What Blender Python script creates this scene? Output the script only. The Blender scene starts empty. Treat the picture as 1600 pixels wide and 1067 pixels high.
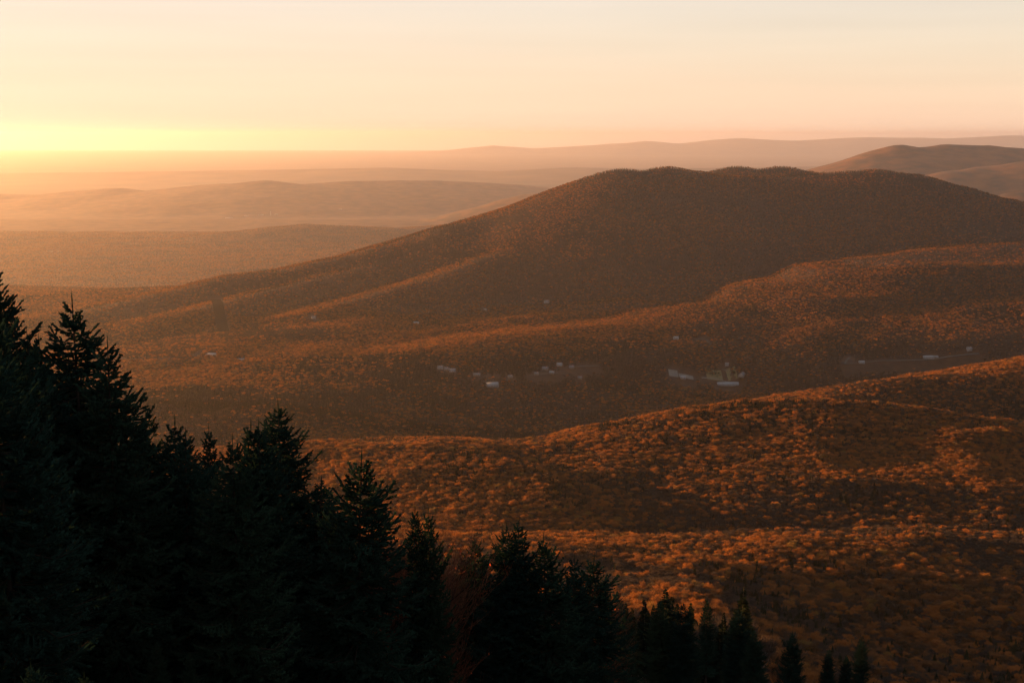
import bpy, math, random
import numpy as np
from mathutils import Vector

# ------------------------------------------------------------------ camera, sky, sun, exposure
scn = bpy.context.scene
COL = scn.collection
FPX, CU, CV, HORIZ, ZC = 2044.0, 800.0, 533.5, 210.0, 700.0     # focal length in photo pixels, horizon row, camera height (m)
PITCH = math.atan((CV - HORIZ) / FPX)
SUN_AZ, SUN_EL = math.radians(63), math.radians(4.0)            # degrees to the left of the view, height above horizon

cam_d = bpy.data.cameras.new('camera'); cam = bpy.data.objects.new('camera', cam_d); COL.objects.link(cam)
cam_d.sensor_width = 36.0; cam_d.lens = 36.0 * FPX / 1600.0
cam_d.clip_start = 0.5; cam_d.clip_end = 200000
cam.location = (0, 0, ZC); cam.rotation_euler = (math.pi / 2 - PITCH, 0, 0)
scn.camera = cam

world = bpy.data.worlds.new('World'); scn.world = world; world.use_nodes = True
wn = world.node_tree.nodes; wl = world.node_tree.links; wn.clear()
sky = wn.new('ShaderNodeTexSky'); sky.sky_type = 'NISHITA'; sky.sun_disc = False
sky.sun_elevation = SUN_EL; sky.sun_rotation = -SUN_AZ
sky.altitude = 700; sky.air_density = 1.0; sky.dust_density = 1.5; sky.ozone_density = 1.0
tint = wn.new('ShaderNodeMix'); tint.data_type = 'RGBA'; tint.blend_type = 'MULTIPLY'
tint.inputs[0].default_value = 1.0; tint.inputs[7].default_value = (1.0, 0.835, 0.83, 1)      # warm white balance
bg = wn.new('ShaderNodeBackground'); bg.inputs[1].default_value = 0.113
wo = wn.new('ShaderNodeOutputWorld')
hsv = wn.new('ShaderNodeHueSaturation'); hsv.inputs['Saturation'].default_value = 0.52
wl.new(sky.outputs[0], hsv.inputs['Color']); lum = wn.new('ShaderNodeRGBToBW'); pw = wn.new('ShaderNodeMath'); pw.operation = 'POWER'; pw.inputs[1].default_value = -0.86      # film-like shoulder: evens out the glow
sc_ = wn.new('ShaderNodeVectorMath'); sc_.operation = 'SCALE'
wl.new(hsv.outputs[0], lum.inputs[0]); wl.new(lum.outputs[0], pw.inputs[0]); wl.new(hsv.outputs[0], sc_.inputs[0]); wl.new(pw.outputs[0], sc_.inputs['Scale']); 
tcw = wn.new('ShaderNodeTexCoord'); mpw = wn.new('ShaderNodeMapping'); mpw.inputs['Scale'].default_value = (2.2, 2.2, 46.0); nzw = wn.new('ShaderNodeTexNoise'); nzw.inputs['Scale'].default_value = 1.6; nzw.inputs['Detail'].default_value = 5
mrw = wn.new('ShaderNodeMapRange'); mrw.inputs[1].default_value = 0.25; mrw.inputs[2].default_value = 0.75; mrw.inputs[3].default_value = 0.965; mrw.inputs[4].default_value = 1.03
sc2 = wn.new('ShaderNodeVectorMath'); sc2.operation = 'SCALE'                                                                   # faint streaks of thin high cloud
wl.new(tcw.outputs['Generated'], mpw.inputs[0]); wl.new(mpw.outputs[0], nzw.inputs['Vector']); wl.new(nzw.outputs[0], mrw.inputs[0])
wl.new(sc_.outputs[0], sc2.inputs[0]); wl.new(mrw.outputs[0], sc2.inputs['Scale']); wl.new(sc2.outputs[0], tint.inputs[6]); wl.new(tint.outputs[2], bg.inputs[0]); wl.new(bg.outputs[0], wo.inputs[0])

sun_d = bpy.data.lights.new('sun', 'SUN'); sun = bpy.data.objects.new('sun', sun_d); COL.objects.link(sun)
sun_d.energy = 5.0; sun_d.angle = math.radians(0.5); sun_d.color = (1.0, 0.42, 0.125)
SUN_DIR = Vector((-math.sin(SUN_AZ) * math.cos(SUN_EL), math.cos(SUN_AZ) * math.cos(SUN_EL), math.sin(SUN_EL)))
sun.rotation_euler = SUN_DIR.to_track_quat('Z', 'Y').to_euler()
sun.location = (-300, 200, ZC + 150)

vs = scn.view_settings
vs.view_transform = 'Standard'; vs.look = 'None'; vs.gamma = 1.0; vs.use_curve_mapping = False
vs.exposure = 2.85
HAZE_DENSITY, HAZE_G, HAZE_COL = 1.62e-5, 0.70, (0.53, 0.55, 0.59, 1)

cy = scn.cycles
cy.max_bounces = 5; cy.diffuse_bounces = 2; cy.glossy_bounces = 1; cy.volume_bounces = 3; cy.transmission_bounces = 2
cy.use_denoising = True
try:
    cy.denoiser = 'OPENIMAGEDENOISE'; cy.denoising_prefilter = 'ACCURATE'; cy.denoising_input_passes = 'RGB_ALBEDO_NORMAL'
except Exception: pass
cy.caustics_reflective = False; cy.caustics_refractive = False

rng = np.random.default_rng(11)
random.seed(11)

# ------------------------------------------------------------------ picture <-> place
CP, SP = math.cos(PITCH), math.sin(PITCH)
def P(u, v, Y):
    """point seen at photo pixel (u, v) at forward distance Y"""
    a, b = (u - CU) / FPX, (CV - v) / FPX
    dy = CP + b * SP; dz = -SP + b * CP
    t = Y / dy
    return (a * t, Y, ZC + dz * t)
def proj(x, y, z):
    dz = z - ZC
    fw = y * CP - dz * SP; up = y * SP + dz * CP
    return CU + FPX * x / fw, CV - FPX * up / fw

# ------------------------------------------------------------------ noise and terrain
def _hash(ix, iy, seed):
    n = (ix.astype(np.int64) * 374761393 + iy.astype(np.int64) * 668265263 + seed * 1442695041) & 0x7fffffff
    n = ((n ^ (n >> 13)) * 1274126177) & 0x7fffffff
    n = (n ^ (n >> 16)) & 0xffff
    return n / 65535.0
def vnoise(x, y, seed=0):
    ix, iy = np.floor(x), np.floor(y); fx, fy = x - ix, y - iy
    fx = fx * fx * fx * (fx * (fx * 6 - 15) + 10); fy = fy * fy * fy * (fy * (fy * 6 - 15) + 10)
    a = _hash(ix, iy, seed); b = _hash(ix + 1, iy, seed); c = _hash(ix, iy + 1, seed); d = _hash(ix + 1, iy + 1, seed)
    return (a * (1 - fx) + b * fx) * (1 - fy) + (c * (1 - fx) + d * fx) * fy
def fbm(x, y, scale, seed=0, octv=4):
    s = 0; amp = 1; tot = 0
    for o in range(octv):
        s = s + amp * (vnoise(x / scale, y / scale, seed + o * 17) * 2 - 1); tot += amp
        amp *= 0.5; scale *= 0.5
    return s / tot
def sstep(a, b, x):
    t = np.clip((x - a) / (b - a), 0, 1); return t * t * (3 - 2 * t)
def smax(a, b, k):
    h = np.clip(0.5 + 0.5 * (a - b) / k, 0, 1)
    return b * (1 - h) + a * h + k * h * (1 - h)
def ridge(x, y, pts, kn, kf, r, tree=0.0, reach=1e9):
    """height of a ridge through pts (u, v, Y); falls by kn towards the viewer and kf away; r rounds the crest"""
    W = [P(*p) for p in pts]; best = np.full(x.shape, -1e9)
    for (ax, ay, az), (bx, by, bz) in zip(W[:-1], W[1:]):
        dx, dy = bx - ax, by - ay
        t = np.clip(((x - ax) * dx + (y - ay) * dy) / (dx * dx + dy * dy), 0, 1)
        qx, qy = x - (ax + t * dx), y - (ay + t * dy); d = np.sqrt(qx * qx + qy * qy) + 1e-6
        w = sstep(-0.6, 0.6, qy / d); k = kn * (1 - w) + kf * w
        best = np.maximum(best, az + t * (bz - az) - tree - k * (np.sqrt(d * d + r * r) - r) - 0.45 * np.maximum(d - reach, 0))
    return best

# ridge lines of the place (photo column, photo row, distance in metres)
MOUNTAIN = [(60, 505, 4050), (130, 490, 4200), (250, 455, 4450), (430, 420, 4750), (600, 380, 5000), (700, 352, 5150), (800, 332, 5300), (860, 312, 5400), (900, 296, 5450), (940, 278, 5500),
            (975, 263, 5500), (1005, 267, 5500), (1042, 260, 5500), (1085, 267, 5500), (1130, 274, 5520), (1200, 275, 5550), (1280, 270, 5500),
            (1370, 264, 5450), (1420, 271, 5400), (1480, 287, 5350), (1560, 308, 5300), (1640, 335, 5200), (1800, 380, 5100)]
KNOLL_A = [(1130, 268, 6200), (1153, 261, 6200), (1178, 268, 6200)]
KNOLL_B = [(1192, 269, 6200), (1220, 261, 6200), (1254, 268, 6200)]
SPUR = [(985, 272, 5450), (955, 300, 5270), (890, 340, 5050), (800, 386, 4780), (690, 428, 4450), (560, 466, 4130), (480, 492, 3900)]
SPUR_L = [(700, 360, 5120), (640, 396, 4880), (520, 428, 4600), (380, 462, 4250), (240, 500, 3900)]
SPUR_R = [(1290, 300, 5300), (1330, 345, 5000), (1400, 380, 4700)]
FOOT = [(1700, 372, 4400), (1560, 383, 4350), (1480, 389, 4300), (1400, 403, 4230), (1300, 432, 4120), (1150, 472, 3950), (1000, 498, 3750), (800, 521, 3500),
        (640, 552, 3200), (500, 600, 2850)]
FOOT_L = [(560, 500, 3800), (420, 520, 3560), (300, 545, 3300), (180, 585, 2950)]
BENCH = [(1000, 470, 4150), (900, 488, 4000), (700, 512, 3750), (560, 545, 3450)]
BENCH_R = [(1600, 470, 3700), (1400, 490, 3700), (1250, 512, 3600)]
HILL_A = [(640, 735, 1790), (780, 702, 1770), (900, 668, 1760), (1000, 643, 1750), (1100, 623, 1740), (1200, 609, 1730), (1300, 602, 1720),
          (1400, 604, 1710), (1480, 612, 1680), (1560, 640, 1620), (1660, 690, 1540)]
HILL_B = [(1290, 612, 2150), (1400, 592, 2250), (1500, 577, 2310), (1600, 560, 2370), (1760, 535, 2450)]
HILL_C = [(300, 735, 1480), (430, 706, 1540), (560, 694, 1560), (650, 695, 1530), (730, 714, 1460), (830, 742, 1390)]
HILL_D = [(860, 792, 1330), (950, 780, 1320), (1050, 780, 1305), (1150, 785, 1290), (1300, 800, 1250), (1450, 826, 1180)]
HILL_E = [(880, 745, 1470), (1000, 724, 1520), (1150, 722, 1520), (1300, 735, 1450)]
HILL_F = [(1130, 690, 1590), (1300, 675, 1600), (1430, 668, 1600), (1540, 664, 1570)]
MIDHILL = [(60, 432, 11800), (150, 405, 12100), (240, 388, 12400), (330, 366, 12550), (420, 358, 12700), (480, 352, 12850), (540, 354, 13000), (620, 358, 13200), (760, 348, 13350), (850, 345, 13500)]
SADDLE = [(780, 318, 15750), (830, 300, 15750), (870, 293, 15750), (920, 292, 15750), (1000, 300, 15750)]
EAST = [(1300, 270, 14150), (1340, 260, 14300), (1375, 236, 14500), (1410, 226, 14500), (1440, 229, 14500), (1480, 223, 14600), (1530, 227, 14600), (1600, 231, 14600), (1750, 245, 14600), (2000, 290, 14500)]
EAST2 = [(1420, 285, 12700), (1480, 268, 12850), (1530, 260, 13000), (1600, 252, 13000), (1760, 245, 13000)]
EAST3 = [(1540, 312, 8850), (1600, 298, 8950), (1700, 285, 9150)]
LEFTR = [(-300, 300, 22300), (0, 303, 22300), (60, 303, 22300), (110, 299, 22300), (190, 293, 22300), (215, 298, 22300), (270, 299, 22300),
         (320, 288, 22300), (350, 286, 22300), (375, 289, 22300), (415, 281, 22300), (460, 287, 22450), (540, 283, 22750), (640, 281, 23100), (720, 283, 23450), (800, 287, 23750)]
FAR1 = [(-900, 275, 35200), (-200, 273, 35200), (100, 270, 35200), (400, 266, 35200), (600, 262, 35200), (700, 266, 35200), (800, 268, 35200), (900, 262, 35200), (1000, 264, 35200), (1300, 260, 35200), (1700, 258, 35200), (2400, 262, 35200)]
FAR2 = [(-900, 252, 80000), (0, 252, 80000), (180, 247, 80000), (330, 243, 80000), (410, 241, 80000), (500, 245, 80000), (640, 239, 80000), (720, 233, 80000), (770, 227, 80000), (830, 231, 80000), (880, 229, 80000),
        (960, 225, 80000), (1010, 220, 80000), (1060, 225, 80000), (1120, 218, 80000), (1160, 216, 80000), (1240, 220, 80000), (1340, 214, 80000), (1480, 216, 80000), (1580, 211, 80000), (1650, 213, 80000), (2400, 219, 80000)]
SHADE_SPUR = [(-50, -40, 6), (-110, 40, 1), (-190, 130, -8), (-270, 240, -26), (-330, 400, -90)]       # unseen spur added left of the viewpoint to keep sun off the foreground (x, y, height against the eye)

TH = 11.0      # canopy height taken off where a ridge line was read off the tree tops
def ridge_xyz(x, y, W, k, r):
    best = np.full(x.shape, -1e9)
    for (ax, ay, az), (bx, by, bz) in zip(W[:-1], W[1:]):
        dx, dy = bx - ax, by - ay
        t = np.clip(((x - ax) * dx + (y - ay) * dy) / (dx * dx + dy * dy), 0, 1)
        d2 = (x - ax - t * dx) ** 2 + (y - ay - t * dy) ** 2
        best = np.maximum(best, ZC + az + t * (bz - az) - k * (np.sqrt(d2 + r * r) - r))
    return best
def ridged(x, y, scale, seed, octv=3):
    s = 0; amp = 1; tot = 0
    for o in range(octv):
        s = s + amp * (1 - 2 * np.abs(vnoise(x / scale, y / scale, seed + o * 13) * 2 - 1)); tot += amp; amp *= .5; scale *= .5
    return s / tot
def H_near(x, y):
    """slope under the viewpoint"""
    d = np.clip(y, -400, None)
    prof = np.interp(d, [-400, -60, 0, 60, 160, 480, 620, 900, 1100, 1180, 1290, 1500, 1900, 2200, 3200], [90, 16, -2.2, -29, -68, -212, -252, -322, -358, -373, -436, -462, -520, -620, -1000])
    cross = -0.14 * np.clip(x, -200, 30) * sstep(700, 60, d)
    cross = cross - 0.36 * np.clip(x - 0.13 * d - 8, 0, 160) * sstep(150, 330, d) * sstep(1120, 820, d)
    rr = np.hypot(x, y)
    z = ZC + prof + cross + 1.2 * fbm(x, y, 14, 5, 3) * sstep(8, 40, rr) + 9 * fbm(x, y, 150, 6, 3) * sstep(90, 350, rr)
    return smax(z, ridge_xyz(x, y, SHADE_SPUR, 0.55, 25), 12)
def H(x, y):
    x = np.asarray(x, float); y = np.asarray(y, float)
    valley = ZC - 585 - 565 * sstep(4000, 10500, y) + 24 * fbm(x, y, 520, 21, 4) + 18 * fbm(x, y, 1800, 22, 2)
    z = valley - 0.088 * np.clip(x + 60, -420, 700) * sstep(1950, 2250, y) * sstep(3750, 3150, y)
    m = ridge(x, y, MOUNTAIN, 0.36, 0.42, 90, 9)
    m = m + 26 * ridged(x, y * 0.55, 620, 31, 4) * sstep(60, 420, 700 - (m - ZC + 700) * 1.15)
    m = smax(m, ridge(x, y, SPUR, 0.50, 0.27, 40, 8), 14); m = smax(m, ridge(x, y, SPUR_L, 0.40, 0.28, 50, 8), 20)
    m = smax(m, ridge(x, y, SPUR_R, 0.34, 0.34, 160, 30), 30)
    m = smax(m, ridge(x, y, KNOLL_A, 0.3, 0.3, 60, 4), 10); m = smax(m, ridge(x, y, KNOLL_B, 0.3, 0.3, 60, 4), 10)
    z = smax(z, m, 60)
    for rl, kn, kf, r, rc in ((FOOT, 0.085, 0.13, 60, 330), (FOOT_L, 0.10, 0.12, 60, 330), (BENCH, 0.14, 0.09, 40, 300), (BENCH_R, 0.16, 0.09, 40, 300)):
        z = smax(z, ridge(x, y, rl, kn, kf, r, TH, rc) + 10 * fbm(x, y, 300, 23, 3), 14)
    z = smax(z, ridge(x, y, MIDHILL, 0.16, 0.2, 120, 4) + 16 * ridged(x, y, 900, 24, 3) - 6, 40)
    for rl in (SADDLE, EAST, EAST2, EAST3):
        z = smax(z, ridge(x, y, rl, 0.26, 0.3, 90, 4) + 22 * ridged(x, y * .6, 800, 41, 3) - 8, 40)
    near = H_near(x, y)
    hill = smax(ridge(x, y, HILL_A, 0.07, 0.36, 60, TH + 20), ridge(x, y, HILL_C, 0.13, 0.24, 30, TH), 8)
    hill = smax(hill, ridge(x, y, HILL_B, 0.24, 0.3, 60, TH + 10), 8)
    for rl, kn, kf in ((HILL_D, 0.46, 0.10), (HILL_E, 0.26, 0.10), (HILL_F, 0.26, 0.12)):
        hill = smax(hill, ridge(x, y, rl, kn, kf, 20, TH, 150), 6)
    hill = hill + 14 * ridged(x, y, 300, 51, 4) - 4
    n2 = smax(near, hill, 8)
    return smax(z, n2, 20)
def H_far(x, y):
    z = np.full(np.shape(x), ZC - 1155.0) + 10 * fbm(x, y, 2500, 61, 3)
    z = smax(z, ridge(x, y, LEFTR, 0.10, 0.14, 50) + 14 * ridged(x, y, 900, 63, 3) - 8, 30)
    z = smax(z, ridge(x, y, FAR1, 0.05, 0.06, 300), 60)
    return smax(z, ridge(x, y, FAR2, 0.11, 0.11, 60) + 40 * ridged(x, y, 3800, 62, 3) - 15, 30)
def H_all(x, y):
    x = np.asarray(x, float); y = np.asarray(y, float)
    w = sstep(15500, 17500, y + 0 * x)
    return H(x, y) * (1 - w) + np.maximum(H_far(x, y), 0 * x + ZC - 1190) * w if np.any(w > 0) else H(x, y)
def hz(x, y): return float(H(np.array([x]), np.array([y]))[0])
def gp(u, v, up=0.0, y0=300.0, y1=9800.0):
    """first ground point seen at photo pixel (u, v)"""
    ys = np.geomspace(y0, y1, 900); a, b = (u - CU) / FPX, (CV - v) / FPX
    t = ys / (CP + b * SP); xs = a * t; zs = ZC + (-SP + b * CP) * t
    hit = np.nonzero(zs < H(xs, ys) + up)[0]
    i = hit[0] if len(hit) else len(ys) - 1
    return xs[i], ys[i]

# ------------------------------------------------------------------ materials
def mat(name):
    m = bpy.data.materials.new(name); m.use_nodes = True; m.node_tree.nodes.clear(); return m, m.node_tree.nodes, m.node_tree.links
def ramp(n, stops):
    r = n.new('ShaderNodeValToRGB'); e = r.color_ramp.elements
    while len(e) < len(stops): e.new(0.5)
    for el, (p, c) in zip(e, stops): el.position = p; el.color = (*c, 1)
    return r
def leaf_mat(name, stops, trans=0.35, noise_scale=0.35, tr_gain=1.3):
    """leaves or twigs: colour differs from tree to tree and a little inside each crown; lets some light through"""
    m, n, l = mat(name)
    oi = n.new('ShaderNodeObjectInfo'); r = ramp(n, stops); l.new(oi.outputs['Random'], r.inputs[0])
    tc = n.new('ShaderNodeTexCoord'); nz = n.new('ShaderNodeTexNoise'); nz.inputs['Scale'].default_value = noise_scale * 4; nz.inputs['Detail'].default_value = 2
    l.new(tc.outputs['Object'], nz.inputs['Vector'])
    mr = n.new('ShaderNodeMapRange'); mr.inputs[1].default_value = 0.3; mr.inputs[2].default_value = 0.7; mr.inputs[3].default_value = 0.6; mr.inputs[4].default_value = 1.35
    l.new(nz.outputs[0], mr.inputs[0])
    hv = n.new('ShaderNodeHueSaturation'); l.new(r.outputs[0], hv.inputs['Color']); l.new(mr.outputs[0], hv.inputs['Value'])
    d = n.new('ShaderNodeBsdfDiffuse'); t = n.new('ShaderNodeBsdfTranslucent'); mx = n.new('ShaderNodeMixShader'); o = n.new('ShaderNodeOutputMaterial')
    mx.inputs[0].default_value = trans
    l.new(hv.outputs[0], d.inputs[0]); l.new(hv.outputs[0], t.inputs[0]); l.new(d.outputs[0], mx.inputs[1]); l.new(t.outputs[0], mx.inputs[2]); l.new(mx.outputs[0], o.inputs[0])
    return m
def noise_mat(name, stops, scale, detail=6, rough=0.9, coord='Object', bump=0.0, spec=0.1):
    m, n, l = mat(name)
    tc = n.new('ShaderNodeTexCoord'); nz = n.new('ShaderNodeTexNoise'); nz.inputs['Scale'].default_value = scale; nz.inputs['Detail'].default_value = detail
    l.new(tc.outputs[coord], nz.inputs['Vector']); r = ramp(n, stops); l.new(nz.outputs[0], r.inputs[0])
    b = n.new('ShaderNodeBsdfPrincipled'); b.inputs['Roughness'].default_value = rough; b.inputs['Specular IOR Level'].default_value = spec
    o = n.new('ShaderNodeOutputMaterial'); l.new(r.outputs[0], b.inputs['Base Color']); l.new(b.outputs[0], o.inputs[0])
    if bump:
        bp = n.new('ShaderNodeBump'); bp.inputs['Strength'].default_value = 1.0; bp.inputs['Distance'].default_value = bump
        l.new(nz.outputs[0], bp.inputs['Height']); l.new(bp.outputs[0], b.inputs['Normal'])
    return m
M = {}
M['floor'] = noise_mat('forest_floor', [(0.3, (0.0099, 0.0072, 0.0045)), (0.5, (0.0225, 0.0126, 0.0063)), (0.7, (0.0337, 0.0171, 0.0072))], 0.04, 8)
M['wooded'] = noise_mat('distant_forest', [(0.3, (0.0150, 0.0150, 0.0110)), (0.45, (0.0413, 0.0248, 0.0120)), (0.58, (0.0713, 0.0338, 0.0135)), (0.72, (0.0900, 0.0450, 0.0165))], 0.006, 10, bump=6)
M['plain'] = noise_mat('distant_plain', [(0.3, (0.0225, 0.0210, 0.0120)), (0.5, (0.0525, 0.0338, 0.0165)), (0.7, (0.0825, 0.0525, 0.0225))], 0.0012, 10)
M['bark'] = noise_mat('bark', [(0.3, (0.035, 0.028, 0.022)), (0.7, (0.09, 0.075, 0.062))], 1.2)
M['spruce_bark'] = noise_mat('spruce_bark', [(0.3, (0.012, 0.010, 0.008)), (0.7, (0.028, 0.022, 0.017))], 2.0, spec=0.0)
M['pale_bark'] = noise_mat('pale_bark', [(0.3, (0.05, 0.045, 0.04)), (0.7, (0.10, 0.09, 0.08))], 0.8)
M['rust'] = leaf_mat('rust_leaves', [(0.0, (0.0360, 0.0261, 0.0153)), (0.2, (0.0702, 0.0387, 0.0180)), (0.5, (0.1215, 0.0558, 0.0207)), (0.75, (0.1710, 0.0711, 0.0207)), (0.92, (0.2070, 0.0792, 0.0189)), (1.0, (0.1350, 0.0855, 0.0252))])
M['brown'] = leaf_mat('bare_twigs', [(0.0, (0.0255, 0.0238, 0.0204)), (0.5, (0.0374, 0.0314, 0.0255)), (1.0, (0.0493, 0.0365, 0.0255))], 0.2)
M['gold'] = leaf_mat('gold_leaves', [(0.0, (0.1520, 0.0684, 0.0122)), (0.6, (0.1976, 0.0722, 0.0114)), (1.0, (0.1292, 0.0836, 0.0167))])
M['pine'] = leaf_mat('conifer_needles', [(0.0, (0.0065, 0.0104, 0.0071)), (0.5, (0.0097, 0.0142, 0.0077)), (1.0, (0.0168, 0.0201, 0.0084))], 0.15)
M['spruce'] = leaf_mat('spruce_needles', [(0.0, (0.0063, 0.0168, 0.0133)), (0.5, (0.0094, 0.0227, 0.0164)), (1.0, (0.0142, 0.0266, 0.0143))], 0.15, 0.25)
M['twig'] = leaf_mat('red_twigs', [(0.0, (0.0570, 0.0251, 0.0146)), (0.5, (0.0856, 0.0332, 0.0174)), (1.0, (0.0741, 0.0376, 0.0228))], 0.1, 0.5)
M['berry'] = leaf_mat('red_leaves', [(0.0, (0.2280, 0.0380, 0.0190)), (1.0, (0.2736, 0.0684, 0.0228))], 0.4, 0.5)

# ------------------------------------------------------------------ mesh helpers
def mesh_np(name, V, F, mats, midx=None):
    """V (n,3), F list of arrays (k,3) or (k,4)"""
    me = bpy.data.meshes.new(name)
    V = np.asarray(V, np.float32)
    Fs = [np.asarray(f, np.int32) for f in (F if isinstance(F, list) else [F])]
    nl = sum(f.size for f in Fs); nf = sum(len(f) for f in Fs)
    me.vertices.add(len(V)); me.vertices.foreach_set('co', V.ravel())
    me.loops.add(nl); me.polygons.add(nf)
    me.loops.foreach_set('vertex_index', np.concatenate([f.ravel() for f in Fs]))
    tot = np.concatenate([np.full(len(f), f.shape[1], np.int32) for f in Fs])
    me.polygons.foreach_set('loop_start', np.concatenate([[0], np.cumsum(tot)[:-1]]).astype(np.int32))
    if midx is not None: me.polygons.foreach_set('material_index', np.asarray(midx, np.int32))
    for m in mats: me.materials.append(m)
    me.update(calc_edges=True); me.validate()
    return me
def link(name, me, parent=None, loc=None):
    o = bpy.data.objects.new(name, me); COL.objects.link(o)
    if parent is not None: o.parent = parent
    if loc is not None: o.location = loc
    return o
def tag(o, label=None, cat=None, group=None, kind=None):
    if label: o['label'] = label
    if cat: o['category'] = cat
    if group: o['group'] = group
    if kind: o['kind'] = kind
    return o
def structure(name, x0, x1, y0, y1, step, fn, m, label=None, smooth=True):
    xs = np.arange(x0, x1 + step * 0.5, step); ys = np.arange(y0, y1 + step * 0.5, step)
    X, Y = np.meshgrid(xs, ys); Z = fn(X, Y)
    V = np.stack([X.ravel(), Y.ravel(), Z.ravel()], 1); nx = len(xs)
    i = (np.arange(len(ys) - 1)[:, None] * nx + np.arange(nx - 1)[None]).ravel()
    me = mesh_np(name, V, np.stack([i, i + 1, i + nx + 1, i + nx], 1), [m])
    me.polygons.foreach_set('use_smooth', np.ones(len(me.polygons), bool))
    o = link(name, me); tag(o, label, kind='structure'); return o

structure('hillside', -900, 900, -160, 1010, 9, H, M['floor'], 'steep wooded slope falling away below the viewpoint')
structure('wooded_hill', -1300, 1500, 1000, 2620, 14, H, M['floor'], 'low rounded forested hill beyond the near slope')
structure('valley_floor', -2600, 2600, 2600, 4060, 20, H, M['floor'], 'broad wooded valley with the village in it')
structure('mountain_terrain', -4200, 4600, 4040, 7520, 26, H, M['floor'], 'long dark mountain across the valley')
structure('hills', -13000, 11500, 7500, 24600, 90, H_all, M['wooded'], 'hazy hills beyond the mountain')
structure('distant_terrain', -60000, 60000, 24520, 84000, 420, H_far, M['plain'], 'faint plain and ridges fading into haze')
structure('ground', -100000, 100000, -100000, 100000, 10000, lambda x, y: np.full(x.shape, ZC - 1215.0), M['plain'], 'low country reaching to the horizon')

# ------------------------------------------------------------------ trees: mesh generators
def tube(V, F, pts, rad, sides=5):
    pts = np.asarray(pts, float); base = sum(len(a) for a in V); n = len(pts); ring = []
    for i in range(n):
        t = pts[min(i + 1, n - 1)] - pts[max(i - 1, 0)]; t = t / (np.linalg.norm(t) + 1e-9)
        a = np.cross(t, [0.3, 0.9, 0.1]); a /= np.linalg.norm(a) + 1e-9; b = np.cross(t, a)
        th = np.arange(sides) * 2 * math.pi / sides
        ring.append(pts[i] + rad[i] * (np.cos(th)[:, None] * a + np.sin(th)[:, None] * b))
    V.append(np.concatenate(ring))
    k = np.arange(sides); k2 = (k + 1) % sides
    for i in range(n - 1):
        F.append(np.stack([base + i * sides + k, base + i * sides + k2, base + (i + 1) * sides + k2, base + (i + 1) * sides + k], 1))
def kites(base, tip, width, up=None, cross=True, r=None):
    """spindle-shaped shoots from base to tip: one or two crossed kite quads each"""
    r = r or rng
    base = np.asarray(base, float); tip = np.asarray(tip, float); d = tip - base; L = np.linalg.norm(d, axis=1, keepdims=True) + 1e-9; d = d / L
    ref = r.normal(size=d.shape) if up is None else up
    a = np.cross(d, ref); a /= np.linalg.norm(a, axis=1, keepdims=True) + 1e-9
    mid = base + d * L * 0.45; w = np.asarray(width)[:, None] * 0.5
    sets = [a] + ([np.cross(d, a)] if cross else [])
    Vs, Fs, off = [], [], 0; n = len(base)
    for s in sets:
        v = np.stack([base, mid + s * w, tip, mid - s * w], 1).reshape(-1, 3)
        Vs.append(v); Fs.append(np.arange(4 * n).reshape(n, 4) + off); off += 4 * n
    return np.concatenate(Vs), np.concatenate(Fs)

def deciduous(seed, height, radius, n_twig, tw_len, tw_wid, leaf, bark, sides=5, limbs=8, fill=0.55):
    """autumn broadleaf: trunk with rising limbs, and a domed crown of many upright twig-and-leaf slivers in clumps"""
    r = np.random.default_rng(seed); V, F = [], []
    lean = r.normal(0, 0.03, 2) * height
    top = np.array([lean[0], lean[1], height * 0.72])
    tube(V, F, [(0, 0, -0.8), (0, 0, height * 0.2), (lean[0] * .4, lean[1] * .4, height * 0.42), top], [height * .016, height * .013, height * .010, height * .004], sides)
    cl = []
    for i in range(limbs):
        z0 = height * r.uniform(0.28, 0.55); a = i * 2.4 + r.uniform(-.4, .4); ro = radius * r.uniform(0.45, 0.95)
        e = np.array([math.cos(a) * ro, math.sin(a) * ro, height * r.uniform(0.62, 0.92)])
        e[2] = min(e[2], height * (0.60 + 0.36 * math.sqrt(max(0, 1 - (ro / radius) ** 2))))
        s0 = np.array([lean[0] * .4, lean[1] * .4, z0]); mid = s0 * 0.45 + e * 0.55 + np.array([math.cos(a), math.sin(a), -0.3]) * radius * .12
        if sides > 3: tube(V, F, [s0, mid, e], [height * .007, height * .0045, height * .0015], 4)
        cl.append((e, radius * r.uniform(0.34, 0.55)))
    cl.append((top + [0, 0, height * .12], radius * .5)); cl.append((top + [0, 0, 0], radius * .6))
    tv = np.concatenate(V); tf = np.concatenate(F)
    n = n_twig; ci = r.integers(0, len(cl), n); cc = np.array([c[0] for c in cl])[ci]; cr = np.array([c[1] for c in cl])[ci]
    q = r.normal(size=(n, 3)); q /= np.linalg.norm(q, axis=1, keepdims=True); q[:, 2] = np.where(q[:, 2] < -0.3, -q[:, 2] * .6, q[:, 2])
    rr = cr * r.uniform(0.15, 1.12, n) ** 0.7
    b = cc + q * rr[:, None] * np.array([1, 1, 0.85])
    d = q * np.array([0.6, 0.6, 0.3]) + np.array([0, 0, 0.95]) + r.normal(0, .22, (n, 3)); d /= np.linalg.norm(d, axis=1, keepdims=True)
    L = tw_len * r.uniform(0.6, 1.4, n); cv, cf = kites(b - d * L[:, None] * .5, b + d * L[:, None] * .5, tw_wid * r.uniform(.6, 1.4, n), cross=False, r=r)
    return tv, tf, cv, cf
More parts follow.
